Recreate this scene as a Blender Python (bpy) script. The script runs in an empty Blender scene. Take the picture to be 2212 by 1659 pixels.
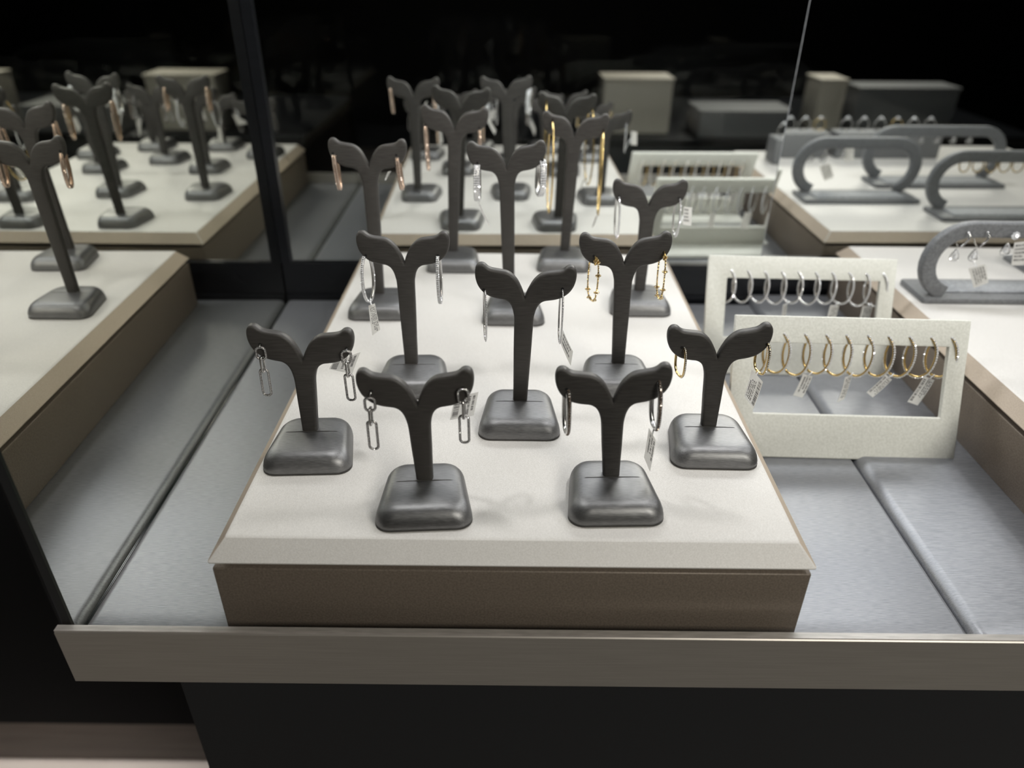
import bpy, bmesh, math, random
from mathutils import Vector, Matrix
from mathutils.geometry import tessellate_polygon
random.seed(7)
SC = bpy.context.scene
COL = SC.collection
R = math.radians
# ------------------------------------------------------------------ camera
F_PX, CX, CY, CZ = 1578.63, -0.001, -0.28136, 0.32967
YAW, PIT, ROL = 0.0, 0.53333, 0.01029
D_ = Vector((math.sin(YAW)*math.cos(PIT), math.cos(YAW)*math.cos(PIT), -math.sin(PIT)))
R_ = Vector((math.cos(YAW), -math.sin(YAW), 0)); U_ = R_.cross(D_)
R2 = R_*math.cos(ROL)+U_*math.sin(ROL); U2 = -R_*math.sin(ROL)+U_*math.cos(ROL)
CAM = Vector((CX, CY, CZ))
def ray(u, v): return D_ + R2*((u-1106)/F_PX) - U2*((v-829.5)/F_PX)
def aty(u, v, y): w = ray(u, v); return CAM + w*((y-CY)/w.y)
def atz(u, v, z): w = ray(u, v); return CAM + w*((z-CZ)/w.z)

ZT = 0.0635            # top of the risers
YB = 0.4646            # back mirror plane (at x=0)
TA, TB = 0.01343, -0.01237
XS = -0.25015          # side mirror plane (at y=.5)

# ------------------------------------------------------------------ materials
def new_mat(name):
    m = bpy.data.materials.new(name); m.use_nodes = True
    nt = m.node_tree
    return m, nt, nt.nodes['Principled BSDF']
def mat(name, c1, c2=None, rough=.5, metal=0., scale=(400, 400, 400), bump=0., bdist=.0003, spec=.5,
        detail=3, rvar=0., coat=0., sheen=0., lo=.35, hi=.65):
    m, nt, b = new_mat(name)
    b.inputs['Roughness'].default_value = rough
    b.inputs['Metallic'].default_value = metal
    b.inputs['Specular IOR Level'].default_value = spec
    b.inputs['Coat Weight'].default_value = coat
    b.inputs['Sheen Weight'].default_value = sheen
    tc = nt.nodes.new('ShaderNodeTexCoord'); mp = nt.nodes.new('ShaderNodeMapping')
    mp.inputs['Scale'].default_value = scale
    nz = nt.nodes.new('ShaderNodeTexNoise'); nz.inputs['Scale'].default_value = 1.0; nz.inputs['Detail'].default_value = detail
    nt.links.new(tc.outputs['Object'], mp.inputs['Vector']); nt.links.new(mp.outputs['Vector'], nz.inputs['Vector'])
    cr = nt.nodes.new('ShaderNodeValToRGB')
    cr.color_ramp.elements[0].position = lo; cr.color_ramp.elements[1].position = hi
    cr.color_ramp.elements[0].color = (*c1, 1); cr.color_ramp.elements[1].color = (*(c2 or c1), 1)
    nt.links.new(nz.outputs['Fac'], cr.inputs['Fac']); nt.links.new(cr.outputs['Color'], b.inputs['Base Color'])
    if rvar:
        mr = nt.nodes.new('ShaderNodeMapRange'); mr.inputs['To Min'].default_value = rough-rvar; mr.inputs['To Max'].default_value = rough+rvar
        nt.links.new(nz.outputs['Fac'], mr.inputs['Value']); nt.links.new(mr.outputs['Result'], b.inputs['Roughness'])
    if bump:
        bp = nt.nodes.new('ShaderNodeBump'); bp.inputs['Strength'].default_value = bump; bp.inputs['Distance'].default_value = bdist
        nt.links.new(nz.outputs['Fac'], bp.inputs['Height']); nt.links.new(bp.outputs['Normal'], b.inputs['Normal'])
    return m
M = {}
M['leather'] = mat('charcoal_leatherette', (.175, .175, .178), (.24, .239, .241), rough=.46, metal=.92, scale=(250, 2200, 2200), bump=.22, bdist=.00025, spec=.55, rvar=.08)
M['stem'] = mat('dark_leatherette', (.042, .039, .0365), (.062, .058, .0545), rough=.5, metal=.2, scale=(120, 1500, 1500), bump=.3, bdist=.0002, spec=.4)
M['arch'] = mat('grey_suede', (.11, .113, .12), (.16, .165, .175), rough=.55, metal=.15, scale=(500, 500, 500), bump=.2, spec=.4, sheen=.3)
M['arch_pad'] = mat('grey_velvet_inlay', (.20, .21, .225), (.30, .31, .33), rough=.7, scale=(300, 300, 300), bump=.3, sheen=.4)
M['linen'] = mat('cream_shimmer_linen', (.55, .53, .505), (.72, .70, .675), rough=.55, metal=.05, scale=(1400, 4500, 4500), bump=.3, bdist=.0002, spec=.35)
M['linen_shaded'] = mat('shaded_linen_edge', (.40, .33, .26), (.50, .42, .34), rough=.55, scale=(700, 2200, 2200), bump=.3, bdist=.0002, spec=.3)  # tan copy of the linen, bevel shade put into its colour
M['taupe'] = mat('taupe_leatherette', (.15, .122, .098), (.21, .172, .138), rough=.48, metal=.2, scale=(900, 900, 900), bump=.25, bdist=.0002, spec=.4)
M['slot'] = mat('shadow_slot_dark', (.02, .016, .012), (.03, .024, .018), rough=.9, scale=(500,)*3)
M['pad'] = mat('grey_satin', (.215, .221, .239), (.30, .307, .328), rough=.38, metal=.6, scale=(160, 2400, 900), bump=.3, bdist=.0002, spec=.5, rvar=.06)
M['board'] = mat('ivory_leatherette', (.60, .60, .55), (.70, .70, .65), rough=.6, scale=(700,)*3, bump=.2, bdist=.0002, spec=.35)
M['black'] = mat('black_laminate', (.013, .0145, .016), (.017, .019, .021), rough=.55, scale=(900,)*3, bump=.1, spec=.3)
M['matte'] = mat('matte_black_laminate', (.010, .0105, .011), (.013, .0135, .014), rough=.95, scale=(900,)*3, spec=.05)
M['rail'] = mat('black_anodised_rail', (.006, .007, .009), (.010, .011, .014), rough=.3, metal=.3, scale=(60, 900, 900), spec=.4)
M['bronze'] = mat('brushed_bronze_trim', (.37, .35, .315), (.41, .39, .352), rough=.4, metal=.55, scale=(25, 1400, 1400), bump=.08, bdist=.0001, rvar=.05)
M['chrome'] = mat('polished_edge', (.40, .375, .35), (.5, .47, .44), rough=.3, metal=.35, scale=(80, 600, 600))
M['silver'] = mat('white_gold', (.62, .61, .60), (.80, .79, .78), rough=.14, metal=1., scale=(2600,)*3, bump=.5, bdist=.0003)
M['dsilver'] = mat('dark_set_silver', (.16, .15, .15), (.62, .60, .58), rough=.2, metal=.9, scale=(1700,)*3, bump=.7, bdist=.0004, lo=.42, hi=.6)
M['gold'] = mat('yellow_gold', (.70, .50, .20), (.86, .66, .32), rough=.16, metal=1., scale=(2200,)*3, bump=.4, bdist=.0003)
M['rose'] = mat('rose_gold', (.60, .43, .32), (.80, .61, .49), rough=.2, metal=.95, scale=(2200,)*3, bump=.5, bdist=.0003)
M['gem'] = mat('white_stone', (.70, .71, .74), (.97, .97, .98), rough=.06, metal=.35, scale=(1500,)*3, spec=1.)
M['darkgem'] = mat('cognac_stone', (.10, .075, .06), (.34, .27, .22), rough=.07, metal=.5, scale=(1500,)*3, spec=1.)
M['rosegem'] = mat('champagne_stone', (.42, .31, .25), (.86, .72, .62), rough=.08, metal=.6, scale=(1500,)*3, spec=1.)
M['goldgem'] = mat('pale_gold_stone', (.70, .60, .38), (.95, .88, .68), rough=.06, metal=.6, scale=(1500,)*3, spec=1.)
M['tag'] = mat('paper_tag', (.66, .645, .62), (.74, .725, .70), rough=.65, scale=(800,)*3)
_nt = M['tag'].node_tree; _o = [n for n in _nt.nodes if n.type == 'OUTPUT_MATERIAL'][0]
_tl = _nt.nodes.new('ShaderNodeBsdfTranslucent'); _tl.inputs['Color'].default_value = (.80, .78, .75, 1); _mx = _nt.nodes.new('ShaderNodeMixShader'); _mx.inputs['Fac'].default_value = .5
_nt.links.new(_nt.nodes['Principled BSDF'].outputs[0], _mx.inputs[1]); _nt.links.new(_tl.outputs[0], _mx.inputs[2]); _nt.links.new(_mx.outputs[0], _o.inputs['Surface'])
M['ink'] = mat('tag_ink', (.05, .045, .045), (.08, .075, .075), rough=.7, scale=(800,)*3)
M['hole'] = mat('pin_hole_dark', (.004, .004, .004), (.006, .006, .006), rough=.9, scale=(800,)*3)
M['thread'] = mat('clear_loop', (.75, .76, .78), (.85, .86, .88), rough=.2, scale=(800,)*3)
M['glassedge'] = mat('green_glass_edge', (.010, .017, .016), (.016, .026, .024), rough=.12, scale=(200,)*3, spec=.7)
M['floorwood'] = mat('pale_oak_floor', (.52, .45, .40), (.62, .55, .49), rough=.5, scale=(4, 60, 60), bump=.1)
M['plinthwood'] = mat('brown_wood_plinth', (.055, .042, .034), (.085, .067, .054), rough=.5, scale=(5, 90, 90), bump=.1)
M['plinth'] = mat('cream_block', (.50, .46, .39), (.58, .54, .47), rough=.6, scale=(300,)*3)
M['greybox'] = mat('grey_ring_box', (.13, .133, .137), (.17, .173, .178), rough=.6, scale=(500,)*3, bump=.1)
def mirror_mat(name, c):
    m, nt, b = new_mat(name)
    tc = nt.nodes.new('ShaderNodeTexCoord'); nz = nt.nodes.new('ShaderNodeTexNoise'); nz.inputs['Scale'].default_value = 30
    cr = nt.nodes.new('ShaderNodeValToRGB')
    cr.color_ramp.elements[0].color = (c[0]*.985, c[1]*.985, c[2]*.985, 1); cr.color_ramp.elements[1].color = (*c, 1)
    nt.links.new(tc.outputs['Object'], nz.inputs['Vector']); nt.links.new(nz.outputs['Fac'], cr.inputs['Fac'])
    nt.links.new(cr.outputs['Color'], b.inputs['Base Color'])
    b.inputs['Metallic'].default_value = 1; b.inputs['Roughness'].default_value = 0.0
    return m
M['mirror_side'] = mirror_mat('side_mirror_glass', (.70, .70, .65))
M['mirror_back'] = mirror_mat('back_mirror_glass', (.80, .82, .80))
def glass_mat():
    m = bpy.data.materials.new('clear_front_glass'); m.use_nodes = True; nt = m.node_tree
    nt.nodes.clear()
    out = nt.nodes.new('ShaderNodeOutputMaterial'); mx = nt.nodes.new('ShaderNodeMixShader')
    tr = nt.nodes.new('ShaderNodeBsdfTransparent'); gl = nt.nodes.new('ShaderNodeBsdfGlossy')
    tr.inputs['Color'].default_value = (.985, .992, .988, 1); gl.inputs['Roughness'].default_value = 0.0
    mx.inputs['Fac'].default_value = .012
    nt.links.new(tr.outputs[0], mx.inputs[1]); nt.links.new(gl.outputs[0], mx.inputs[2])
    nt.links.new(mx.outputs[0], out.inputs['Surface'])
    return m
M['glass'] = glass_mat()

# ------------------------------------------------------------------ mesh helpers
class MB:
    def __init__(s): s.v = []; s.f = []; s.m = []
    def add(s, vs, fs, mi=0):
        o = len(s.v); s.v += [Vector(p) for p in vs]
        for f in fs: s.f.append(tuple(o+i for i in f)); s.m.append(mi)
    def box(s, x0, x1, y0, y1, z0, z1, mi=0):
        s.add([(x0,y0,z0),(x1,y0,z0),(x1,y1,z0),(x0,y1,z0),(x0,y0,z1),(x1,y0,z1),(x1,y1,z1),(x0,y1,z1)],
              [(3,2,1,0),(4,5,6,7),(0,1,5,4),(1,2,6,5),(2,3,7,6),(3,0,4,7)], mi)
    def loft(s, loops, cap0=True, cap1=True, mi=0):
        n = len(loops[0]); o = len(s.v)
        for l in loops: s.v += [Vector(p) for p in l]
        for k in range(len(loops)-1):
            for i in range(n):
                j = (i+1) % n
                s.f.append((o+k*n+i, o+k*n+j, o+(k+1)*n+j, o+(k+1)*n+i)); s.m.append(mi)
        for cap, k, rev in ((cap0, 0, True), (cap1, len(loops)-1, False)):
            if not cap: continue
            tris = tessellate_polygon([[Vector(p) for p in loops[k]]])
            for t in tris:
                s.f.append(tuple(o+k*n+i for i in t)); s.m.append(mi)
    def tube(s, pts, ra, rb=None, nrm=None, closed=False, seg=8, mi=0, tip=1.0):
        """pts swept with an elliptical section: ra along NRM (or any side), rb across"""
        pts = [Vector(p) for p in pts]; rb = rb or ra; n = len(pts); loops = []
        prev = None
        for i, p in enumerate(pts):
            if closed: t = pts[(i+1) % n]-pts[i-1]
            else: t = pts[min(i+1, n-1)]-pts[max(i-1, 0)]
            t.normalize()
            if nrm is not None: a = Vector(nrm)
            else: a = prev if prev is not None else (Vector((0,0,1)) if abs(t.z) < .9 else Vector((1,0,0)))
            a = (a-t*a.dot(t)).normalized(); prev = a; b = t.cross(a)
            k = 1.0
            loops.append([p+a*(ra*k*math.cos(2*math.pi*q/seg))+b*(rb*k*math.sin(2*math.pi*q/seg)) for q in range(seg)])
        if closed: loops.append(loops[0])
        s.loft(loops, not closed, not closed, mi)
    ICO = None
    def gem(s, c, r, mi=0):
        if MB.ICO is None:
            b = bmesh.new(); bmesh.ops.create_icosphere(b, subdivisions=1, radius=1)
            MB.ICO = ([v.co.copy() for v in b.verts], [tuple(v.index for v in f.verts) for f in b.faces]); b.free()
        q = Matrix.Rotation(random.random()*6.28, 3, Vector((random.random()-.5, random.random()-.5, random.random()-.5)).normalized())
        s.add([Vector(c)+(q@v)*r for v in MB.ICO[0]], MB.ICO[1], mi)
    def build(s, name, mats, parent=None, smooth=False, bevel=0, bseg=2, sub=0, angle=None):
        me = bpy.data.meshes.new(name); me.from_pydata([tuple(v) for v in s.v], [], s.f)
        mats = mats if isinstance(mats, (list, tuple)) else [mats]
        for m in mats: me.materials.append(m)
        for p, k in zip(me.polygons, s.m): p.material_index = k; p.use_smooth = smooth
        bm = bmesh.new(); bm.from_mesh(me); bmesh.ops.remove_doubles(bm, verts=bm.verts, dist=1e-6)
        bmesh.ops.recalc_face_normals(bm, faces=bm.faces); bm.to_mesh(me); bm.free()
        o = bpy.data.objects.new(name, me); COL.objects.link(o)
        if parent is not None:
            o.parent = parent
            o.matrix_parent_inverse = parent_matrix(parent).inverted()
        if bevel:
            md = o.modifiers.new('edge', 'BEVEL'); md.width = bevel; md.segments = bseg; md.limit_method = 'ANGLE'; md.angle_limit = R(30)
            for p in me.polygons: p.use_smooth = True
            md.harden_normals = False
        if angle:
            for p in me.polygons: p.use_smooth = True
            md = o.modifiers.new('es', 'EDGE_SPLIT'); md.split_angle = R(angle)
        if sub:
            md = o.modifiers.new('sub', 'SUBSURF'); md.levels = sub; md.render_levels = sub
        return o
def parent_matrix(o):
    m = o.matrix_basis.copy()
    if o.parent: m = parent_matrix(o.parent) @ o.matrix_parent_inverse @ m
    return m
def thing(name, label, cat, loc=(0,0,0), rz=0, group=None):
    o = bpy.data.objects.new(name, None); COL.objects.link(o); o.empty_display_size = .01
    o.location = loc; o.rotation_euler = (0, 0, rz); o['label'] = label; o['category'] = cat
    if group: o['group'] = group
    return o
def tag_(o, label, cat, group=None):
    o['label'] = label; o['category'] = cat
    if group: o['group'] = group
    return o
def rrect(hx, hy, r, z, n=8, cx=0, cy=0):
    pts = []
    for sx, sy, a0 in ((1,1,0),(-1,1,90),(-1,-1,180),(1,-1,270)):
        for k in range(n+1):
            a = R(a0+90*k/n)
            pts.append(Vector((cx+sx*(hx-r)+r*math.cos(a), cy+sy*(hy-r)+r*math.sin(a), z)))
    return pts
def catmull(pts, n=4, closed=True):
    out = []; L = len(pts)
    for i in range(L):
        p0, p1, p2, p3 = (Vector(pts[(i+k) % L]) for k in (-1, 0, 1, 2))
        for k in range(n):
            t = k/n
            out.append(.5*((2*p1)+(p2-p0)*t+(2*p0-5*p1+4*p2-p3)*t*t+(3*p1-p0-3*p2+p3)*t**3))
    return out

# ------------------------------------------------------------------ display case
case = thing('display_case', 'jewellery display case with mirrored back, bronze front rail and black base', 'display case', (0, 0, -.85))
XL = -.2462
b = MB(); b.box(-.2366, 1.2, .06, .52, -.85, -.029); b.build('cabinet_body', M['black'], case)
b = MB(); b.box(XL, 1.2, -.0085, .52, -.029, -.0136); b.build('deck', M['black'], case)
b = MB()
prof = [(-.012, -.0275), (-.012, .0118), (-.0112, .0126), (-.0085, .0126), (-.0085, -.0275)]
b.loft([[(XL, y, z) for y, z in prof], [(1.2, y, z+.0135*0) for y, z in prof]])
rail_front = b.build('front_rail', M['bronze'], case)
b = MB(); b.box(XL, 1.2, -.0116, -.0076, .01265, .01345); b.build('rail_edge', M['chrome'], case)
b = MB(); b.box(XL+.004, 1.2, -.0106, -.0084, .0136, .46); b.build('front_glass', M['glass'], case)
# side mirror: silvered sheet, black core, outer sheet
def sx(y, off=0): return XS-(y-.5)*math.tan(TA)+off
b = MB()
b.loft([[(sx(0), .0, -.0135), (sx(YB), YB, -.0135), (sx(YB, -.0018), YB, -.0135), (sx(0, -.0018), 0, -.0135)],
        [(sx(0), .0, .48), (sx(YB), YB, .48), (sx(YB, -.0018), YB, .48), (sx(0, -.0018), 0, .48)]])
o = b.build('side_mirror', [M['mirror_side'], M['glassedge']], case)
for p in o.data.polygons:
    if p.normal.x < .9: p.material_index = 1
b = MB()
b.loft([[(sx(0, -.0019), .001, -.0135), (sx(YB, -.0019), YB, -.0135), (sx(YB, -.0075), YB, -.0135), (sx(0, -.0075), 0.001, -.0135)],
        [(sx(0, -.0019), .001, .48), (sx(YB, -.0019), YB, .48), (sx(YB, -.0075), YB, .48), (sx(0, -.0075), 0.001, .48)]])
b.build('side_backing', M['black'], case)
b = MB()
b.loft([[(sx(0, .0003), .002, -.0135), (sx(YB, .0003), YB, -.0135), (sx(YB, .0006), YB, -.0135), (sx(0, .0006), .002, -.0135)],
        [(sx(0, .0003), .002, -.004), (sx(YB, .0003), YB, -.004), (sx(YB, .0006), YB, -.004), (sx(0, .0006), .002, -.004)]])
b.build('mirror_channel', M['glassedge'], case)
# back mirrors (two overlapping sliding panes)
def by(x, off=0): return YB - x*math.tan(TB) + off
ZR = .0412
def pane(name, x0, x1, off, z0):
    b = MB()
    y0, y1 = by(x0, off), by(x1, off)
    b.loft([[(x0, y0, z0), (x1, y1, z0), (x1, y1+.004, z0), (x0, y0+.004, z0)],
            [(x0, y0, .5), (x1, y1, .5), (x1, y1+.004, .5), (x0, y0+.004, .5)]])
    o = b.build(name, [M['mirror_back'], M['glassedge']], case)
    for p in o.data.polygons:
        if p.normal.y > -.9: p.material_index = 1
    return o
pn = pane('back_mirror', -.2485, .2655, 0, ZR+.0005)
b = MB(); b.loft([[(.2655, by(.2655)-.0003, z), (.2660, by(.2660)-.0003, z), (.2660, by(.2660)+.004, z), (.2655, by(.2655)+.004, z)] for z in (ZR+.0005, .5)])
b.build('ground_edge', M['arch_pad'], pn)
pane('back_mirror', .22, 1.15, .0215, ZR+.0005)
def rail_piece(x0, x1, off, d0, d1, z1, name, parent):
    b = MB()
    b.loft([[(x0, by(x0, off)-d0, z0), (x1, by(x1, off)-d0, z0), (x1, by(x1, off)+d1, z0), (x0, by(x0, off)+d1, z0)] for z0 in (-.0135, z1)])
    return b.build(name, M['rail'], parent)
for x0, x1, off, scr in ((-.2485, .2585, 0, (-.2, .22)), (.2587, 1.15, .0215, (.45, .8))):
    rl = rail_piece(x0, x1, off, .0045, .03-off*.8, ZR, 'back_rail', case)
    rail_piece(x0, x1, off, .0075, -.0046, .0055, 'rail_lip', rl)
    for x in scr:
        c = Vector((x, by(x, off)-.0046, .022)); b = MB(); b.tube([c, c+Vector((0, -.0012, 0))], .0045, seg=14); b.build('screw', M['rail'], rl)
b = MB(); b.box(-.2492, -.2392, by(-.24)-.0052, by(-.24)-.0002, ZR, .5); b.build('corner_post', M['rail'], case)

# ------------------------------------------------------------------ satin pads
def pad(name, label, x0, x1, y0, y1, ztop, th, rl, rr, skew=0):
    prof = []
    for k in range(9):
        a = R(180-90*k/8); prof.append((x0+rl+rl*math.cos(a), ztop-rl+rl*math.sin(a)))
    for k in range(9):
        a = R(90-90*k/8); prof.append((x1-rr+rr*math.cos(a), ztop-rr+rr*math.sin(a)))
    prof = [(x0, ztop-th)] + prof + [(x1, ztop-th)]
    b = MB(); ys = [y0, y0+.0012, y0+.003, y0+.006] + [y0+.006+(y1-y0-.012)*k/30 for k in range(1, 30)] + [y1-.006, y1]
    loops = []
    for y in ys:
        d = 0
        e = y-y0
        if e < .006: d = .0035*(1-e/.006)**2
        loops.append([(x+skew*(y-y0)*(x1-x)/(x1-x0), y, max(z-d*(1 if z > ztop-th+.001 else 0), ztop-th)) for x, z in prof])
    b.loft(loops)
    o = b.build(name, M['pad'], None, smooth=True, angle=50)
    tag_(o, label, 'pad'); return o
pad('satin_pad', 'wide grey satin floor pad under the cream riser beside the mirrored side', -.2426, .2585, -.006, .4525, 0, .0133, .0065, .0025, -math.tan(TA))
pad('satin_pad', 'narrower grey satin floor pad with a puffed rolled edge, under the second riser', .2592, .95, -.006, .4735, .0028, .0161, .0085, .005)

# ------------------------------------------------------------------ risers
def riser(label, x0, x1, y0, y1, zl=.0529, zt=ZT, ins=.0088, zb=0.0, boxin=.0012):
    t = thing('display_riser', label, 'riser', ((x0+x1)/2, (y0+y1)/2, zb))
    b = MB(); b.box(x0+boxin, x1-boxin, y0+boxin, y1-boxin, zb+.0002, zl-.0052); b.build('riser_box', M['taupe'], t, bevel=.0009)
    b = MB(); b.box(x0+.006, x1-.006, y0+.006, y1-.006, zl-.0054, zl-.0009); b.build('shadow_gap', M['slot'], t)  # core coloured near black, the recess shade is in its colour
    def rr(i, z, r=.0016): return rrect((x1-x0)/2-i, (y1-y0)/2-i, r, z, 3, (x0+x1)/2, (y0+y1)/2)
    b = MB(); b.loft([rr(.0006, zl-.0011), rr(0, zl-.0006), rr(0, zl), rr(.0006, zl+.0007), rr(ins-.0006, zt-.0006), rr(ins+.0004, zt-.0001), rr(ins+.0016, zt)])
    o = b.build('riser_top', [M['linen'], M['linen_shaded']], t, angle=22)
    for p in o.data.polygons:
        if abs(p.normal.x) > .5 or p.normal.y > .5: p.material_index = 1  # side and back bevels take the painted shade tone
    return t
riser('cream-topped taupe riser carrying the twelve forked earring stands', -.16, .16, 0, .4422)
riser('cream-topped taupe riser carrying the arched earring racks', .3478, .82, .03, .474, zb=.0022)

# ------------------------------------------------------------------ earring stands
LEAF = [(-.9,3.1),(-2.5,6.8),(-4.7,10.9),(-7.9,14.4),(-11.4,16.4),(-15.9,17.2),(-20.2,17.9),(-22.6,18.9),(-24.6,20.6),(-26.6,21.2),(-28.6,20.6),(-30.0,18.6),
        (-30.5,15.6),(-30.2,11.8),(-28.9,7.6),(-26.4,3.9),(-22.6,.9),(-18.6,-.6),(-15,-1.3),(-11.9,-1.9),(-9.4,-3.6),(-7.7,-6.5),(-6.6,-10.5),(-6.0,-15.5)]
def fork_outline(h):
    # crotch at height h (mm) above base top plane; lower end inside the base
    side = LEAF + [(-5.6, -15.5-(h-15.5)*.33), (-5.05, -15.5-(h-15.5)*.66), (-4.6, -h)]
    pts = [(0, 0)] + side
    full = pts + [(-x, z) for x, z in reversed(side)]
    # dense smooth resample, keeping the crotch and foot corners sharp
    L = [Vector((x, 0, z+h)) for x, z in side]
    out = []
    seq = [Vector((0, 0, h))] + L
    for i in range(len(seq)-1):
        p0 = seq[max(i-1, 0)]; p1 = seq[i]; p2 = seq[i+1]; p3 = seq[min(i+2, len(seq)-1)]
        for k in range(3):
            t = k/3
            out.append(.5*((2*p1)+(p2-p0)*t+(2*p0-5*p1+4*p2-p3)*t*t+(3*p1-p0-3*p2+p3)*t**3))
    out.append(seq[-1])
    right = [Vector((-p.x, 0, p.z)) for p in reversed(out[1:])]
    return out+right
def inset(pts, d):
    n = len(pts); res = []
    for i in range(n):
        a = pts[i]-pts[i-1]; c = pts[(i+1) % n]-pts[i]
        na = Vector((a.z, 0, -a.x)).normalized(); nc = Vector((c.z, 0, -c.x)).normalized()
        m = (na+nc)
        m = m.normalized() if m.length > 1e-6 else na
        k = 1/max(.55, m.dot(na))
        res.append(pts[i]+m*d*k)
    return res
def area2(pts): return sum(pts[i-1].x*pts[i].z-pts[i].x*pts[i-1].z for i in range(len(pts)))
HOLES = (-24.0, 9.0)
def make_stand(label, fx, fy, h, roll, byaw, bx=None, holes=()):
    """fx,fy: the stem's foot; h: crotch above the riser (m)"""
    t = thing('earring_stand', label, 'earring stand', (fx, fy-.0063, ZT), byaw)
    hx, hy = .0273, .0246; cy = fy-.0063; cx = fx if bx is None else bx
    b = MB(); spec = [(.0006,0,.0095),(.0,.0008,.0098),(.0,.0030,.0100),(.0005,.0055,.0101),(.0013,.0077,.0103),(.0025,.0096,.0104),(.0041,.0110,.0100),(.0061,.0119,.0094),(.0086,.0123,.0082),(.0135,.01245,.006),(.019,.0125,.003)]
    rot = Matrix.Translation((cx, cy, ZT)) @ Matrix.Rotation(byaw, 4, 'Z')
    def trap(p): return rot@Vector((p.x*(1-.115*(p.y/hy+1)), p.y, p.z))
    b.loft([[trap(p) for p in rrect(hx-i, hy-i, r, z)] for i, z, r in spec])
    b.build('base', M['leather'], t, smooth=True)
    b = MB(); b.loft([[trap(p) for p in rrect(hx+.0001, hy+.0001, .0096, z)] for z in (.0001, .0009)]); b.build('base_sole', M['stem'], t)
    # thin dark line across the base top at the stem
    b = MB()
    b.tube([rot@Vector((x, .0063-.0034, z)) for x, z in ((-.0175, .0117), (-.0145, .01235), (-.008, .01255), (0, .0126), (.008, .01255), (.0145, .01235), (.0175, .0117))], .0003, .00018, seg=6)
    b.build('dark_line', M['stem'], t, smooth=True)
    # forked stem
    z0 = .0095
    pts = fork_outline((h-z0)*1000)
    if area2(pts) < 0: pts = list(reversed(pts))
    # inset direction sign: inside
    test = inset(pts, .5)
    sgn = 1 if abs(area2(test)) < abs(area2(pts)) else -1
    lay = [(1.7, -2.9), (.7, -2.65), (.15, -2.0), (0, -1.0), (0, 1.0), (.15, 2.0), (.7, 2.65), (1.7, 2.9)]
    b = MB(); rm = Matrix.Translation((fx, fy, ZT+z0)) @ Matrix.Rotation(roll, 4, Vector((0, -1, 0)))
    loops = []
    for d, y in lay:
        q = inset(pts, sgn*d) if d else pts
        loops.append([rm@Vector((p.x/1000, y/1000, p.z/1000)) for p in q])
    b.loft(loops)
    b.build('forked_stem', M['stem'], t, smooth=True, angle=60)
    for u, v in holes:
        c = aty(u, v, fy-.00295)
        b = MB(); b.tube([c+Vector((0, -.0001, 0)), c+Vector((0, .0008, 0))], .00095, seg=12); b.build('pin_hole', M['hole'], t)
    return t
SD = {}
def stand(key, label, fx, fy, h, rolldeg, yawdeg, bx=None, holes=()):
    SD[key] = (fx, fy+.0025, h)
    make_stand(label, fx, fy+.0025, h, R(rolldeg), R(yawdeg), bx, holes)
stand('S1', 'short charcoal forked stand with paperclip-link earrings, on the riser edge nearest the mirrored side', -.1249, .0895, .0614, -2.4, 3, -.1232, ((562,743.6),(748.5,753)))
stand('S2', 'short charcoal forked stand with paperclip-link earrings, foremost on the riser', -.0492, .0424, .0614, 1.6, 4, -.0490, ((802,845),(1000,838)))
stand('S3', 'short charcoal forked stand with dark-stone elongated hoops, at the riser front', .0557, .0473, .0617, 3.2, 2, .056, ((1224,841),(1422,826)))
stand('S4', 'short charcoal forked stand with small squared hoops, beside the front white earring board', .1226, .099, .0608, 2.4, -1, .1225, ((1473,751),(1657,744)))
stand('S5', 'medium charcoal forked stand with long thin hoops, in the middle of the riser', .0044, .127, .0855, -1.4, 0, .0039, ((1045,626),(1215,624)))
stand('S6', 'medium charcoal forked stand with silver pave oval hoops and a hanging price tag', -.0732, .1752, .0886, 0, 2, -.071, ((790,552),(945.5,552)))
stand('S7', 'medium charcoal forked stand with gold clover chain earrings', .0754, .179, .0882, 1.6, 0, .0738, ((1283,553),(1434,545)))
stand('S8', 'tall charcoal forked stand with wide diamond hoops, at the centre of the riser', -.0042, .2916, .1212, 1.4, 0, -.0005, ((1031,352),(1172,346)))
stand('S9', 'tall charcoal forked stand with rose gold bar earrings, nearest the back corner post', -.1165, .2990, .1203, -.6, 1, -.1140, ((719,331),(856,335)))
stand('S10', 'tall charcoal forked stand with slim rose gold earrings, in the back row', -.0605, .4055, .1265, -2.4, 0, -.0590, ((918,271),(1035,276)))
stand('S11', 'tall charcoal forked stand with very long thin gold hoops, in the back row', .0499, .4095, .1216, -2, 0, .0478, ((1194,258),(1303,281)))
stand('S12', 'medium charcoal forked stand with oval diamond hoops, behind the gold clover earrings', .1101, .3120, .0876, 0, 0, .1085, ((1337,424),(1467,428)))

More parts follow.
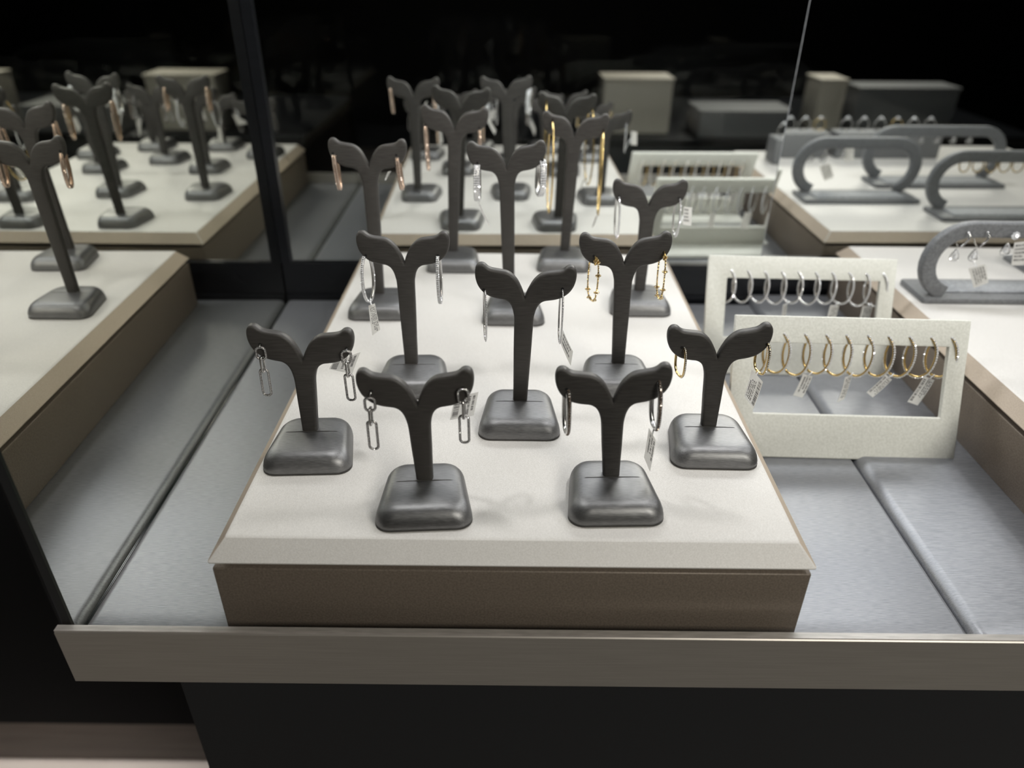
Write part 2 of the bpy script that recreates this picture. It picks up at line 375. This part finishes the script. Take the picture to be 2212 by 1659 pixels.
# ------------------------------------------------------------------ earrings
def ring_pts(top, H, Dp, yaw, n=56, ex=2.0):
    e = Vector((math.sin(yaw), math.cos(yaw), 0)); c = Vector(top)-Vector((0, 0, H/2)); out = []
    for k in range(n):
        a = 2*math.pi*k/n; ca, sa = math.cos(a), math.sin(a)
        x = math.copysign(abs(ca)**(2/ex), ca); z = math.copysign(abs(sa)**(2/ex), sa)
        out.append(c+e*(Dp/2*x)+Vector((0, 0, H/2*z)))
    return out, c, Vector((math.cos(yaw), -math.sin(yaw), 0))
def resample(pts, step):
    out = []; acc = 0; n = len(pts)
    for i in range(n):
        a, b_ = pts[i], pts[(i+1) % n]; L = (b_-a).length
        while acc < L: out.append(a.lerp(b_, acc/L)); acc += step
        acc -= L
    return out
def price_tag(parent, quad, frm, bar=True, lines=4, y0=None, string=True):
    """quad: four world points, text direction p0->p1, downwards p0->p3"""
    p = [Vector(q) for q in quad]; n = (p[1]-p[0]).cross(p[3]-p[0]).normalized()
    if n.dot(CAM-p[0]) < 0: n = -n
    b = MB(); th = n*.00015
    # gently curled sheet
    N = 6
    def P(u, v, k): 
        q = (p[0]*(1-u)+p[1]*u)*(1-v)+(p[3]*(1-u)+p[2]*u)*v
        return q+n*(.0006*math.sin(math.pi*u))+th*k
    for k in (1,):
        o = len(b.v)
        for i in range(N+1):
            b.v += [P(i/N, 0, k), P(i/N, 1, k)]
        for i in range(N): b.f.append((o+2*i, o+2*i+2, o+2*i+3, o+2*i+1)); b.m.append(0)
    rnd = random.Random(int(abs(p[0].x)*1e5))
    def strip(u0, u1, v0, v1):
        b.add([P(u0, v0, 1.5), P(u1, v0, 1.5), P(u1, v1, 1.5), P(u0, v1, 1.5)], [(0,1,2,3)], 1)
    if bar:
        u = .08
        while u < .9:
            w = rnd.choice((.012, .02, .034)); strip(u, min(u+w, .92), .70, .94); u += w+rnd.choice((.016, .028))
    top = .62 if bar else .88
    for k in range(lines):
        v0 = .10+(top-.10)*k/lines; u = .1
        end = rnd.uniform(.6, .92)
        while u < end:
            w = rnd.uniform(.02, .05); strip(u, u+w, v0, v0+(top-.1)/lines*.55); u += w+rnd.choice((.015, .018, .045))
    t = b.build('price_tag', [M['tag'], M['ink']], parent)
    if string and frm is not None and (p[0]-p[2]).length > .011:
        b = MB(); a = Vector(frm); c = p[0].lerp(p[1], .5) if (p[0].lerp(p[1], .5)-a).length < (p[0].lerp(p[3], .5)-a).length else p[0].lerp(p[3], .5)
        b.tube([a, a.lerp(c, .5)+n*.0008, c.lerp((p[0]+p[2])/2, .15)], .00045, seg=6); b.build('tag_loop', M['thread'], t, smooth=True)
    return t
def q2w(quad, ys): return [aty(u, v, y) for (u, v), y in zip(quad, ys if isinstance(ys, (list, tuple)) else [ys]*4)]
def hoop_at(key, top, bot, Dp, yawdeg, wn, wr, metal, gemm, label, ex=2.0, rows=1, step=.0011, gr=.00055, front=.75, tagq=None, tagy=0, bar=True, group=None, name='hoop_earring', lines=4):
    fy = SD[key][1]; T = aty(*top, fy-.003); Bt = aty(*bot, fy-.004)
    H = T.z-Bt.z; T = Vector((T.x+(Bt.x-T.x)*0, fy, T.z))
    return hoop(T, H, Dp, yawdeg, wn, wr, metal, gemm, label, ex, rows, step, gr, tagq, tagy, bar, group, name, lines, lean=(Bt.x-T.x))
def hoop(T, H, Dp, yawdeg, wn, wr, metal, gemm, label, ex=2.0, rows=1, step=.0011, gr=.00055, tagq=None, tagy=0, bar=True, group=None, name='hoop_earring', lines=4, lean=0, tagmake=None):
    t = thing(name, label, 'earring', tuple(Vector(T)-Vector((0, 0, H))), 0, group)
    pts, c, nrm = ring_pts(T, H, Dp, R(yawdeg), ex=ex)
    sh = lambda p: p+Vector((lean*(T[2]-p.z)/H, 0, 0))
    pts = [sh(p) for p in pts]; c = sh(c)
    b = MB(); b.tube(pts, wn, wr, nrm, True, 8); b.build('band', M[metal], t, smooth=True)
    if gemm:
        b = MB(); dense = resample(pts, step)
        for i, p in enumerate(dense):
            d = (p-c); d = (d-nrm*d.dot(nrm)).normalized()
            for r_ in range(rows):
                off = (r_-(rows-1)/2)*(2*wn/max(rows, 1))*.95
                b.gem(p+d*(wr*.72)+nrm*off, gr)
        b.build('pave_setting', M[gemm], t)
    if tagq is not None:
        price_tag(t, q2w(tagq, tagy), Vector(T)-Vector((0, 0, H*.98))+Vector((lean, 0, 0)), bar, lines)
    return t
def link_pts(c, hw, hh, yaw, n=7):
    r = hw; e = Vector((math.cos(yaw), math.sin(yaw), 0)); out = []
    rr_ = hw*.85
    for sx_, sz_, a0 in ((1,1,0),(-1,1,90),(-1,-1,180),(1,-1,270)):
        for k in range(n):
            a = R(a0+90*k/(n-1))
            out.append(Vector(c)+e*(sx_*(hw-rr_)+rr_*math.cos(a))+Vector((0, 0, sz_*(hh-rr_)+rr_*math.sin(a))))
    return out, Vector((-e.y, e.x, 0))
def chain_earring(key, hole, tops, label, tagq=None, tagy=0):
    """tops: [(u,v_top),(u,v_bot)] for each of the three links"""
    fy = SD[key][1]; yf = fy-.0042
    t = thing('drop_earring', label, 'earring', tuple(aty(*tops[2][1], yf)), 0, 'paperclip-link drop earrings')
    hp = aty(*hole, fy-.003)
    W = (.0026, .0012, .0023)
    for k, (a, c_) in enumerate(tops):
        A, B_ = aty(*a, yf), aty(*c_, yf); c = (A+B_)/2; hh = (A.z-B_.z)/2
        yaw = R((4, 78, -3)[k])
        pts, nrm = link_pts(c, (.0026, .0016, .0024)[k], hh, yaw)
        lean = (B_.x-A.x)
        pts = [p+Vector((lean*(c.z-p.z)/(2*hh), 0, 0)) for p in pts]
        b = MB(); w = (.00078, .00066, .00074)[k]; b.tube(pts, w*1.05, w, nrm, True, 8)
        lk = b.build('link', M['dsilver' if k != 1 else 'silver'], t, smooth=True)
        if k != 1:
            b = MB()
            for p in resample(pts, .00098): b.gem(p+Vector((0, -w*.7, 0)), .0004)
            b.build('pave_setting', M['gem'], lk)
    b = MB(); A = aty(*tops[0][0], yf); b.tube([hp+Vector((0, .006, 0)), hp, (hp+A)/2+Vector((0, -.0012, 0)), A], .00035, seg=6); b.build('post', M['silver'], t, smooth=True)
    if tagq is not None: price_tag(t, q2w(tagq, tagy), hp+Vector((0, .006, -.003)), True, 3)
    return t
chain_earring('S1', (562,743.6), [((561.5,750.5),(566,775.5)), ((565,771),(570,803)), ((569.5,798),(578.5,853.5))], 'silver paperclip-link earring hanging at the tip facing the mirrored side, no tag')
chain_earring('S1', (748.5,753), [((747,758),(750,785.5)), ((749,782),(753.5,813)), ((752.5,808.5),(760,864))], 'silver paperclip-link earring with a curled barcode tag behind the fork, by the riser edge',
              [(779,760),(761,808),(711,797),(719,783)], [.100,.100,.102,.102])
chain_earring('S2', (802,845), [((798,859),(800.5,887)), ((799.5,881),(802,917)), ((802.5,910),(808.5,969.5))], 'silver paperclip-link earring hung low on its wire post, on the foremost stand, no tag')
chain_earring('S2', (1000,838), [((999.5,840.5),(1002,871)), ((1001.5,865.5),(1002.5,903)), ((1002,897.5),(1004,955.5))], 'silver paperclip-link earring with a square barcode tag behind it, on the foremost stand',
              [(1034,846),(1024,897),(972,907),(983,858)], [.053,.053,.055,.055])
G3 = 'dark-stone elongated hoop earrings'
hoop_at('S3', (1226,845), (1224,940), .0125, -8, .00140, .0010, 'silver', 'darkgem', 'elongated dark-stone silver hoop without a tag, on the front stand', ex=2.9, step=.0014, gr=.00090)
hoop_at('S3', (1422,824), (1416,930), .0140, -8, .00140, .0010, 'silver', 'darkgem', 'elongated dark-stone silver hoop with a white price tag, on the front stand', ex=2.9, step=.0014, gr=.00090,
        tagq=[(1417,951),(1404,1019),(1391,988),(1401.5,923)], tagy=[.046,.047,.047,.046], bar=False, lines=3)
hoop_at('S4', (1476,752), (1469,817), .0125, -14, .00085, .0007, 'gold', 'gem', 'small squared hoop without a tag, on the stand beside the front white board', ex=3.0, gr=.0005)
hoop_at('S4', (1657,742), (1643,811), .0135, -14, .00085, .0007, 'gold', 'gem', 'small squared hoop with a large barcode tag, in front of the white earring board', ex=3.0, gr=.0005,
        tagq=[(1607,855),(1624,797.5),(1648,825),(1627,883)], tagy=[.092,.094,.093,.091], bar=True, lines=4)
hoop_at('S5', (1047,627), (1048,740), .0170, -7, .0006, .0006, 'silver', 'gem', 'long thin silver hoop without a tag, on the centre stand', ex=2.2, step=.0009, gr=.00042)
hoop_at('S5', (1215,625), (1209,745), .0170, -3, .0006, .0006, 'silver', 'gem', 'long thin silver hoop seen edge-on with a white tag, on the centre stand', ex=2.2, step=.0009, gr=.00042,
        tagq=[(1216,712),(1238,759.6),(1233,790.5),(1211.5,742.5)], tagy=[.128,.126,.126,.128], bar=False, lines=3)
hoop_at('S6', (788,555), (797,654), .0150, 17, .0011, .0009, 'silver', 'gem', 'silver pave oval hoop with a long printed tag hanging below it', ex=2.1, rows=2, step=.0013, gr=.00072,
        tagq=[(810,655),(822,712),(804,725),(796,660)], tagy=.173, bar=False, lines=4)
hoop_at('S6', (945.5,553), (950.5,657), .0150, 2, .0011, .0009, 'silver', 'gem', 'silver pave oval hoop seen edge-on without a tag', ex=2.1, rows=2, step=.0013, gr=.00072)
# gold clover chains
def clover(key, top, bot, Dp, yawdeg, label):
    fy = SD[key][1]; T = aty(*top, fy-.003); Bt = aty(*bot, fy-.004); H = T.z-Bt.z; T = Vector((T.x, fy, T.z)); lean = Bt.x-T.x
    t = thing('drop_earring', label, 'earring', tuple(Bt), 0, 'gold clover chain earrings')
    pts, c, nrm = ring_pts(T, H, Dp, R(yawdeg), 90, ex=2.5)
    pts = [p+Vector((lean*(T.z-p.z)/H, 0, 0)) for p in pts]
    b = MB(); b.tube(pts, .0003, closed=True, seg=6)
    d = resample(pts, .00125)
    for p in d: b.gem(p, .00072)
    b.build('bead_chain', M['gold'], t)
    n = len(pts); e = Vector((1, 0, 0))
    for f in (.36, .47, .575, .68, .80, .905, .165+.0):
        if f < .2: continue
        p = pts[int(f*n) % n]; q = (pts[(int(f*n)+1) % n]-pts[int(f*n)-1]).normalized()
        side = Vector((1, 0, 0)); out = q.cross(side).normalized() if abs(q.x) < .9 else Vector((0, 1, 0))
        b = MB()
        for a in range(4):
            an = R(90*a); off = q*math.cos(an)+side*math.sin(an)
            b.gem(p+off*.00115, .00092)
        cl = b.build('clover', M['gold'], t)
        b = MB()
        for a in range(4):
            an = R(90*a); off = q*math.cos(an)+side*math.sin(an); b.gem(p+off*.00115+Vector((0, -.00075, .0001)), .0005)
        b.build('stone', M['goldgem'], cl)
    b = MB(); b.tube([T+Vector((0, -.0055, -.001)), T+Vector((0, -.003, .0002)), T+Vector((0, .008, 0))], .0006, seg=8); b.gem(T+Vector((0, -.0052, -.0018)), .0014); b.gem(T+Vector((0, -.0052, -.0040)), .0010)
    b.build('post', M['gold'], t, smooth=False)
    return t
clover('S7', (1286,556), (1278,653), .0150, -20, 'gold clover-link chain earring looped wide open, on the fork tip facing the centre stand')
clover('S7', (1435,545), (1425,649), .0140, -8, 'gold clover-link chain earring with its strands close together, on the tip facing the white boards')
hoop_at('S8', (1030.5,356), (1031,433), .0130, 1, .0026, .0010, 'silver', 'gem', 'wide three-row diamond hoop with an edge-on tag dangling below', ex=2.3, rows=3, step=.0017, gr=.00098,
        tagq=[(1036,436),(1060,487),(1057,489),(1033,439)], tagy=[.287,.283,.292,.296], bar=False, lines=2)
hoop_at('S8', (1171,350), (1166,423), .0140, -14, .0026, .0010, 'silver', 'gem', 'wide three-row diamond hoop without a tag, on the tall centre stand', ex=2.3, rows=3, step=.0017, gr=.00098)
def bar_earring(key, top, bot, w, label, group, tagq=None, tagy=0, extra=True):
    return hoop_at(key, top, bot, .0075, 1, w, .0010, 'rose', 'rosegem', label, ex=2.6, rows=2, step=.0014, gr=.00088, group=group, tagq=tagq, tagy=tagy, bar=False, lines=2)
bar_earring('S9', (720,333), (732,410), .0018, 'rose gold pave hoop seen edge-on, on the tall stand, tip nearest the back corner', None)
bar_earring('S9', (857,338), (867,410), .0018, 'rose gold pave hoop beside a small white tag edge, on the tall corner stand', None,
            tagq=[(845,369),(833,390),(831,389),(838,371)], tagy=.305)
bar_earring('S10', (918,272), (925,368), .0015, 'slim rose gold pave hoop, longer in view, on the back-row stand', None)
bar_earring('S10', (1036,279), (1037,366), .0015, 'slim rose gold pave hoop half hidden behind the tall centre stand', None)
hoop_at('S11', (1193,261), (1185,462), .050, -3, .0009, .0009, 'gold', None, 'very long plain gold hoop hanging beside the tall centre stand', ex=2.0)
hoop_at('S11', (1304,283), (1292,466), .048, 4, .0009, .0009, 'gold', None, 'very long plain gold hoop with a grey tag edge, outer tip of the back-row stand', ex=2.0,
        tagq=[(1291,467),(1281,492),(1278,491),(1287,466)], tagy=.40, bar=False, lines=2)
hoop_at('S12', (1336.6,425), (1332,515), .0150, -7, .0008, .0008, 'silver', 'gem', 'oval diamond hoop without a tag, on the stand behind the clover earrings', ex=2.1, step=.0012, gr=.0007)
hoop_at('S12', (1468,429), (1459,513), .0150, -8, .0008, .0008, 'silver', 'gem', 'oval diamond hoop with a white tag behind it, on the stand behind the clover earrings', ex=2.1, step=.0012, gr=.0007,
        tagq=[(1477,446),(1495,448),(1493,487),(1474,485)], tagy=.318, bar=False, lines=4)

# ------------------------------------------------------------------ white earring boards
def board(label, xb0, xb1, yb, w, h, leandeg, yawdeg, zb, rolldeg=0):
    t = thing('earring_board', label, 'earring board', ((xb0+xb1)/2, yb, zb), 0)
    base = Matrix.Translation(((xb0+xb1)/2, yb, zb)) @ Matrix.Rotation(R(yawdeg), 4, 'Z')
    m = base @ Matrix.Rotation(R(-leandeg), 4, 'X') @ Matrix.Rotation(R(rolldeg), 4, 'Y')
    th = .0045
    W0, W1, H0, H1 = -w/2+w*.105, w/2-w*.08, h*.315, h*.815
    b = MB()
    o_ = [(-w/2, 0), (w/2, 0), (w/2, h), (-w/2, h)]; i_ = [(W0, H0), (W1, H0), (W1, H1), (W0, H1)]
    vs = []
    for y in (0, th):
        vs += [m@Vector((x, y, z)) for x, z in o_]+[m@Vector((x, y, z)) for x, z in i_]
    fs = []
    for k in range(4):
        j = (k+1) % 4
        fs += [(k, j, 4+j, 4+k), (8+k, 12+k, 12+j, 8+j), (k, 8+k, 8+j, j), (4+k, 4+j, 12+j, 12+k)]
    b.add(vs, fs); b.build('window_panel', M['board'], t, bevel=.0008)
    b = MB(); fw = w*.5-.002
    y0 = math.sin(R(leandeg))*.004+.0055
    b.add([base@Vector(p) for p in ((-fw, y0, .0002), (fw, y0, .0002), (fw, .046, .0002), (-fw, .046, .0002), (-fw, y0, .0055), (fw, y0, .0055), (fw, .046, .0045), (-fw, .046, .0045))],
          [(3,2,1,0),(4,5,6,7),(0,1,5,4),(1,2,6,5),(2,3,7,6),(3,0,4,7)])
    b.build('foot_plate', M['board'], t, bevel=.0008)
    return t, m, (w, h, th)
def board_hoops(m, dims, n, x0f, x1f, zf, H, Dp, yaw, metal, gemm, group, lab, tags, wn, gr, step):
    w, h, th = dims
    for k in range(n):
        f = x0f+(x1f-x0f)*k/(n-1)
        c = m@Vector((-w/2+w*f, th/2, h*zf))
        y = yaw+random.uniform(-5, 5)
        t = hoop(c, H*random.uniform(.97, 1.03), Dp, y, wn, wn*.9, metal, gemm, lab[k], ex=2.15, step=step, gr=gr, group=group)
        if k in tags:
            a, drop, tilt, wd, ht, barc = tags[k]
            q = c-Vector((0, 0, H*.97)) + Vector((-.003, 0, -.002))
            ex_ = Vector((math.cos(R(tilt)), -.25*0, math.sin(R(tilt)))); dn = Vector((math.sin(R(tilt)), -.1, -math.cos(R(tilt))))
            ex_ = (Matrix.Rotation(R(a), 3, 'Z') @ ex_)
            p0 = q-ex_*wd/2; p1 = q+ex_*wd/2
            price_tag(t, [p1, p1+dn*ht, p0+dn*ht, p0], q+Vector((.003, 0, .003)), barc, 3)
ORD = ['first', 'second', 'third', 'fourth', 'fifth', 'sixth', 'seventh', 'eighth', 'ninth', 'tenth']
tF, mF, dF = board('white windowed earring board of gold hoops, in front, leaning back on the satin pad', .1615, .3350, .169, .1720, .1073, 21, -1.2, .0005, .3)
labF = ['yellow gold pave hoop, %s along the front white board counting from the cream riser' % o for o in ORD]
board_hoops(mF, dF, 10, .11, .915, .885, .0345, .0205, -42, 'gold', 'gem', 'gold hoops on the front white board', labF,
            {3: (0, 0, -14, .008, .019, False), 5: (35, 0, -5, .009, .021, False), 7: (0, 0, -38, .0075, .019, True), 9: (0, 0, -20, .0095, .023, True)}, .0010, .00112, .0018)
tB, mB, dB = board('white windowed earring board of silver hoops, behind, close to the back mirror', .1725, .3365, .297, .166, .1060, 20.5, -1.2, .0005, .3)
labB = ['silver pave hoop, %s along the rear white board counting from the cream riser' % o for o in ORD]
board_hoops(mB, dB, 10, .11, .92, .885, .0310, .0190, -40, 'silver', 'gem', 'silver hoops on the rear white board', labB,
            {4: (40, 0, 0, .007, .019, False), 7: (10, 0, -5, .009, .021, False), 9: (10, 0, -4, .010, .021, False)}, .0009, .0010, .0017)

# ------------------------------------------------------------------ arched earring racks
def arch_rack(label, x0, y0, w=.142, d=.047, H=.073, lift=.0022):
    zt = ZT
    t = thing('arch_rack', label, 'earring rack', (x0+w/2, y0+d/2, zt))
    b = MB(); b.loft([rrect(w/2+.002-i, d/2-i, .003, zt+z, 3, x0+w/2, y0+d/2) for i, z in ((.0004, 0.0001), (0, .0006), (0, .0042), (.0006, .005))]); b.build('base', M['arch'], t, angle=40)
    b = MB(); b.loft([rrect(w/2-.014-i, d/2-.010-i, .002, zt+z, 3, x0+w/2, y0+d/2+.004) for i, z in ((0, .0048), (0, .0062), (.001, .0068))]); b.build('inlay', M['arch_pad'], t, smooth=True)
    # arch: outer stadium minus inner, band tapering into the base
    y = y0+.0085; rad = H/2; bw = .0135; zc = zt+rad
    path = []
    xl, xr = x0+rad-.0105, x0+w-rad+.0105
    for k in range(15): 
        a = R(252-162*k/14); path.append((xl+(rad-bw/2)*math.cos(a), zc+(rad-bw/2)*math.sin(a)))
    for k in range(1, 10): path.append((xl+(xr-xl)*k/10, zc+rad-bw/2))
    for k in range(15):
        a = R(90-162*k/14); path.append((xr+(rad-bw/2)*math.cos(a), zc+(rad-bw/2)*math.sin(a)))
    loops = []; n = len(path)
    for i, (px, pz) in enumerate(path):
        q0 = path[max(i-1, 0)]; q1 = path[min(i+1, n-1)]
        tx, tz = q1[0]-q0[0], q1[1]-q0[1]; L = math.hypot(tx, tz); nx, nz = -tz/L, tx/L
        hb = bw/2; hy = .0042
        loop = []
        for sn, sy, a0 in ((1,1,0),(-1,1,90),(-1,-1,180),(1,-1,270)):
            for k in range(4):
                a = R(a0+30*k); r = .002
                dn = sn*(hb-r)+r*math.cos(a); dy = sy*(hy-r)+r*math.sin(a)
                loop.append((px+nx*dn, y+dy, max(pz+nz*dn, zt+.0025)))
        loops.append(loop)
    b = MB(); b.loft(loops); b.build('arch', M['arch'], t, smooth=True, angle=60)
    return t, y
def teardrop(hole, yarch, label, group, metal='silver', gemm='gem', pear=True, tagq=None, tagy=0, lever=True, size=1.0):
    t = thing('drop_earring', label, 'earring', tuple(hole-Vector((0, 0, .024))), 0, group)
    h = Vector(hole)
    if lever:
        b = MB(); pts = [h+Vector((.0002, .006, -.001)), h+Vector((.0005, 0, .0003)), h+Vector((.0016, -.0035, -.0015)), h+Vector((.0012, -.0045, -.0050)), h+Vector((-.0015, -.004, -.0095)), h+Vector((-.0042, -.003, -.0128))]
        b.tube(catmull(pts, 4, False)[:20], .0006, .0008, seg=8); b.build('lever_hook', M[metal], t, smooth=True)
        b = MB(); b.tube([h+Vector((-.0042, -.003, -.0128)), h+Vector((-.0058, .001, -.0095)), h+Vector((-.0058, .005, -.005)), h+Vector((-.001, .008, -.001))], .0004, seg=6); b.build('lever_wire', M[metal], t, smooth=True)
        c = h+Vector((-.0055, -.0035, -.0205))
    else:
        b = MB(); b.tube([h+Vector((0, .006, 0)), h+Vector((0, -.0045, 0))], .0004, seg=6); b.build('post', M[metal], t)
        b = MB()
        for k in range(8): b.gem(h+Vector((.0026*math.cos(k*.785), -.0055, .0026*math.sin(k*.785))), .0011)
        b.gem(h+Vector((0, -.006, 0)), .0022); b.build('round_cluster', M[gemm], t)
        c = h+Vector((-.0035, -.0045, -.0135))
    b = MB(); out = []
    for k in range(28):
        a = 2*math.pi*k/28; r = .0036*size*(1-.28*math.sin(a)) ; zz = math.sin(a)*(.0062 if math.sin(a) > 0 else .0042)*size
        out.append(c+Vector((math.cos(a)*r*(1-.35*max(0, math.sin(a))), 0, zz)))
    b.tube(out, .0008, .0006, Vector((0, 1, 0)), True, 8); fr = b.build('pear_frame', M[metal], t, smooth=True)
    b = MB()
    for p in resample(out, .0012): b.gem(p+Vector((0, -.0008, 0)), .0005)
    b.gem(c+Vector((0, -.0002, -.0008)), .0022*size); b.gem(c+Vector((.0004, -.0002, .0022)), .0015*size); b.build('stone', M[gemm], fr)
    if tagq is not None: price_tag(t, q2w(tagq, tagy), c-Vector((0, 0, .004)), False, 5)
    return t
rkA, yA = arch_rack('charcoal arched earring rack with silver teardrop earrings, foremost on the second riser', .3655, .317)
for (u, v), lb, tq in (((2088, 501), 'silver teardrop lever-back earring nearest the curved end of the arch, no tag', None),
                       ((2129, 501), 'silver teardrop lever-back earring with a square white tag below it', [(2127,570),(2135,611),(2103,622),(2091,580)])):
    teardrop(aty(u, v, yA-.0043), yA, lb, None, tagq=tq, tagy=yA-.009)
teardrop(aty(2186, 505, yA-.0043), yA, 'silver round-and-pear cluster earring with a broad tag over it, third on the rack', None, lever=False, tagq=[(2191,524),(2225,519),(2216,572),(2184,573)], tagy=yA-.014)
rkB, yB_ = arch_rack('charcoal arched earring rack with gold hoops, behind the teardrop rack near the mirror', .502, .386, w=.142)
for k in range(5):
    hoop(Vector((.530+.016*k, yB_, ZT+.064)), .016, .011, 35+6*k, .0011, .0008, 'gold', None, 'small polished gold hoop on the rear arched rack', group='gold hoops on the rear arch', ex=2.0)
rkD, yD = arch_rack('charcoal arched earring rack with round silver drops, further along the second riser', .487, .245, w=.172)
for k in range(6):
    teardrop(Vector((.515+.022*k, yD-.0043, ZT+.066)), yD, 'silver drop earring on the wide middle arch', 'silver drops on the middle arch', lever=False)
# ring boxes further along the riser, seen in the mirror
def ring_box(label, x0, x1, y0, y1, h):
    t = thing('ring_box', label, 'ring box', ((x0+x1)/2, (y0+y1)/2, ZT))
    b = MB(); b.box(x0, x1, y0, y1, ZT+.0002, ZT+h); b.build('block', M['greybox'], t, bevel=.0015)
    b = MB(); b.box(x0+.004, x1-.004, (y0+y1)/2-.004, (y0+y1)/2+.004, ZT+h-.0002, ZT+h+.0008); b.build('slit_cushion', M['arch_pad'], t)
for x0, x1, n, lb in ((.388, .485, 4, 'low grey ring box beside the arched racks, shorter of two'), (.497, .655, 6, 'low grey ring box beside the arched racks, longer of two')):
    ring_box(lb, x0, x1, .088, .128, .036)
    for k in range(n):
        c = Vector((x0+(x1-x0)*(k+.6)/(n+.2), .108, ZT+.0455)); metal = random.choice(('gold', 'silver', 'gold'))
        rg = thing('ring', 'slim ring standing in the slit of a grey ring box', 'ring', tuple(c-Vector((0, 0, .009))), 0, 'rings in the grey ring boxes')
        pts, cc, nrm = ring_pts(c+Vector((0, 0, .0088)), .0176, .0176, R(90), 36)
        b = MB(); b.tube(pts, .0011, .0008, nrm, True, 8); b.build('ring_band', M[metal], rg, smooth=True)
        b = MB(); b.gem(c+Vector((0, 0, .0105)), .0026); b.gem(c+Vector((.0033, 0, .0095)), .0014); b.gem(c+Vector((-.0033, 0, .0095)), .0014); b.build('stone', M['gem'], rg)

# ------------------------------------------------------------------ store around the case
def plain(name, label, cat, boxes, mats):
    t = thing(name, label, cat, ((boxes[0][1]+boxes[0][2])/2, (boxes[0][3]+boxes[0][4])/2, boxes[0][5]))
    for (nm, x0, x1, y0, y1, z0, z1), m in zip(boxes, mats):
        b = MB(); b.box(x0, x1, y0, y1, z0, z1); b.build(nm, m, t, bevel=.003)
    return t
b = MB(); b.box(-4, 4, -4, 4, -.87, -.85)
fl = b.build('floor', M['floorwood']); fl['kind'] = 'structure'
for nm, bx in (('wall_left', (-4.1, -4, -4, 4, -.85, 2.3)), ('wall_right', (4, 4.1, -4, 4, -.85, 2.3)), ('wall_back', (-4, 4, 4, 4.1, -.85, 2.3)), ('wall_front', (-4, 4, -4.1, -4, -.85, 2.3)), ('ceiling', (-4, 4, -4, 4, 2.3, 2.4))):
    b = MB(); b.box(*bx); o = b.build(nm, M['black']); o['kind'] = 'structure'
plain('cabinet', 'black neighbouring cabinet on a brown wood plinth, past the mirrored end of the case', 'cabinet',
      [('plinth', -2.2, -.28, .455, .9, -.85, -.748), ('cabinet_body', -2.2, -.28, .45, .9, -.748, .1)], [M['plinthwood'], M['matte']])
plain('counter', 'dark counter across the aisle, seen in the back mirror', 'counter',
      [('counter_body', .05, 1.4, -1.3, -.72, -.85, -.09), ('counter_top', .04, 1.41, -1.31, -.70, -.09, -.075)], [M['black'], M['rail']])
def block(label, x0, x1, y0, y1, z1, m='plinth'):
    t = thing('display_block', label, 'display block', ((x0+x1)/2, (y0+y1)/2, -.075))
    b = MB(); b.box(x0, x1, y0, y1, -.0748, z1-.008); b.build('block', M[m], t, bevel=.002)
    b = MB(); b.box(x0-.003, x1+.003, y0-.003, y1+.003, z1-.008, z1); b.build('cap', M[m], t, bevel=.002)
block('wide cream display block on the counter across the aisle', .255, .43, -.86, -.76, .060)
block('narrow cream display block on the counter across the aisle', .825, .895, -.86, -.76, .055)
block('low dark grey display block on the counter across the aisle', .50, .74, -.86, -.72, -.01, 'greybox')
block('tall dark grey display block at the far end of the counter across the aisle', .95, 1.22, -.90, -.80, .03, 'greybox')

# ------------------------------------------------------------------ lights
def area(name, loc, target, size, sizey, power, color=(1, .97, .93), shape='RECTANGLE', spread=180):
    l = bpy.data.lights.new(name, 'AREA'); l.shape = shape; l.size = size; l.size_y = sizey; l.energy = power; l.color = color; l.spread = R(spread)
    o = bpy.data.objects.new(name, l); COL.objects.link(o); o.location = loc
    d = Vector(target)-Vector(loc); o.rotation_euler = d.to_track_quat('-Z', 'Y').to_euler(); return o
for i, (lx, pw) in enumerate(((-.10, .50), (.20, .56), (.50, .56))):
    area('led_spot', (lx, .14, .47), (lx*.9, .15, 0), .05, .02, pw, (1, .98, .97))
area('back_fill', (.1, .435, .375), (.05, .06, .05), .9, .05, 2.0, (.97, .98, 1))  # unseen strip added to put sheen on the stand bases
area('store_fill', (1.1, -1.4, 1.2), (.3, 0, 0), .8, .5, 24, (1, .94, .86))  # unseen fill added to light the bronze rail and black cabinet
area('counter_light', (.5, -.75, .75), (.5, -.8, 0), .3, .1, .35, (1, .95, .88))
area('floor_fill', (-.75, .40, .6), (-.75, .38, -.85), .3, .1, .75, (1, .98, .97), spread=40)  # unseen lamp added to brighten the floor beside the case
w = bpy.data.worlds.new('store_dark'); SC.world = w; w.use_nodes = True
w.node_tree.nodes['Background'].inputs['Color'].default_value = (.9, .95, 1.0, 1)
w.node_tree.nodes['Background'].inputs['Strength'].default_value = .004

# ------------------------------------------------------------------ camera object
cd = bpy.data.cameras.new('camera'); cam = bpy.data.objects.new('camera', cd); COL.objects.link(cam)
cd.sensor_fit = 'HORIZONTAL'; cd.sensor_width = 36; cd.lens = 36*F_PX/2212; cd.clip_start = .01
m3 = Matrix((R2, U2, -D_)).transposed(); cam.matrix_world = Matrix.Translation(CAM) @ m3.to_4x4()
cd.dof.use_dof = True; cd.dof.focus_distance = .445; cd.dof.aperture_fstop = 4.9
SC.camera = cam
SC.view_settings.view_transform = 'Standard'; SC.view_settings.look = 'None'; SC.view_settings.exposure = .10
cy = SC.cycles
cy.max_bounces = 14; cy.glossy_bounces = 8; cy.transparent_max_bounces = 12; cy.sample_clamp_indirect = 4.0; cy.blur_glossy = .3
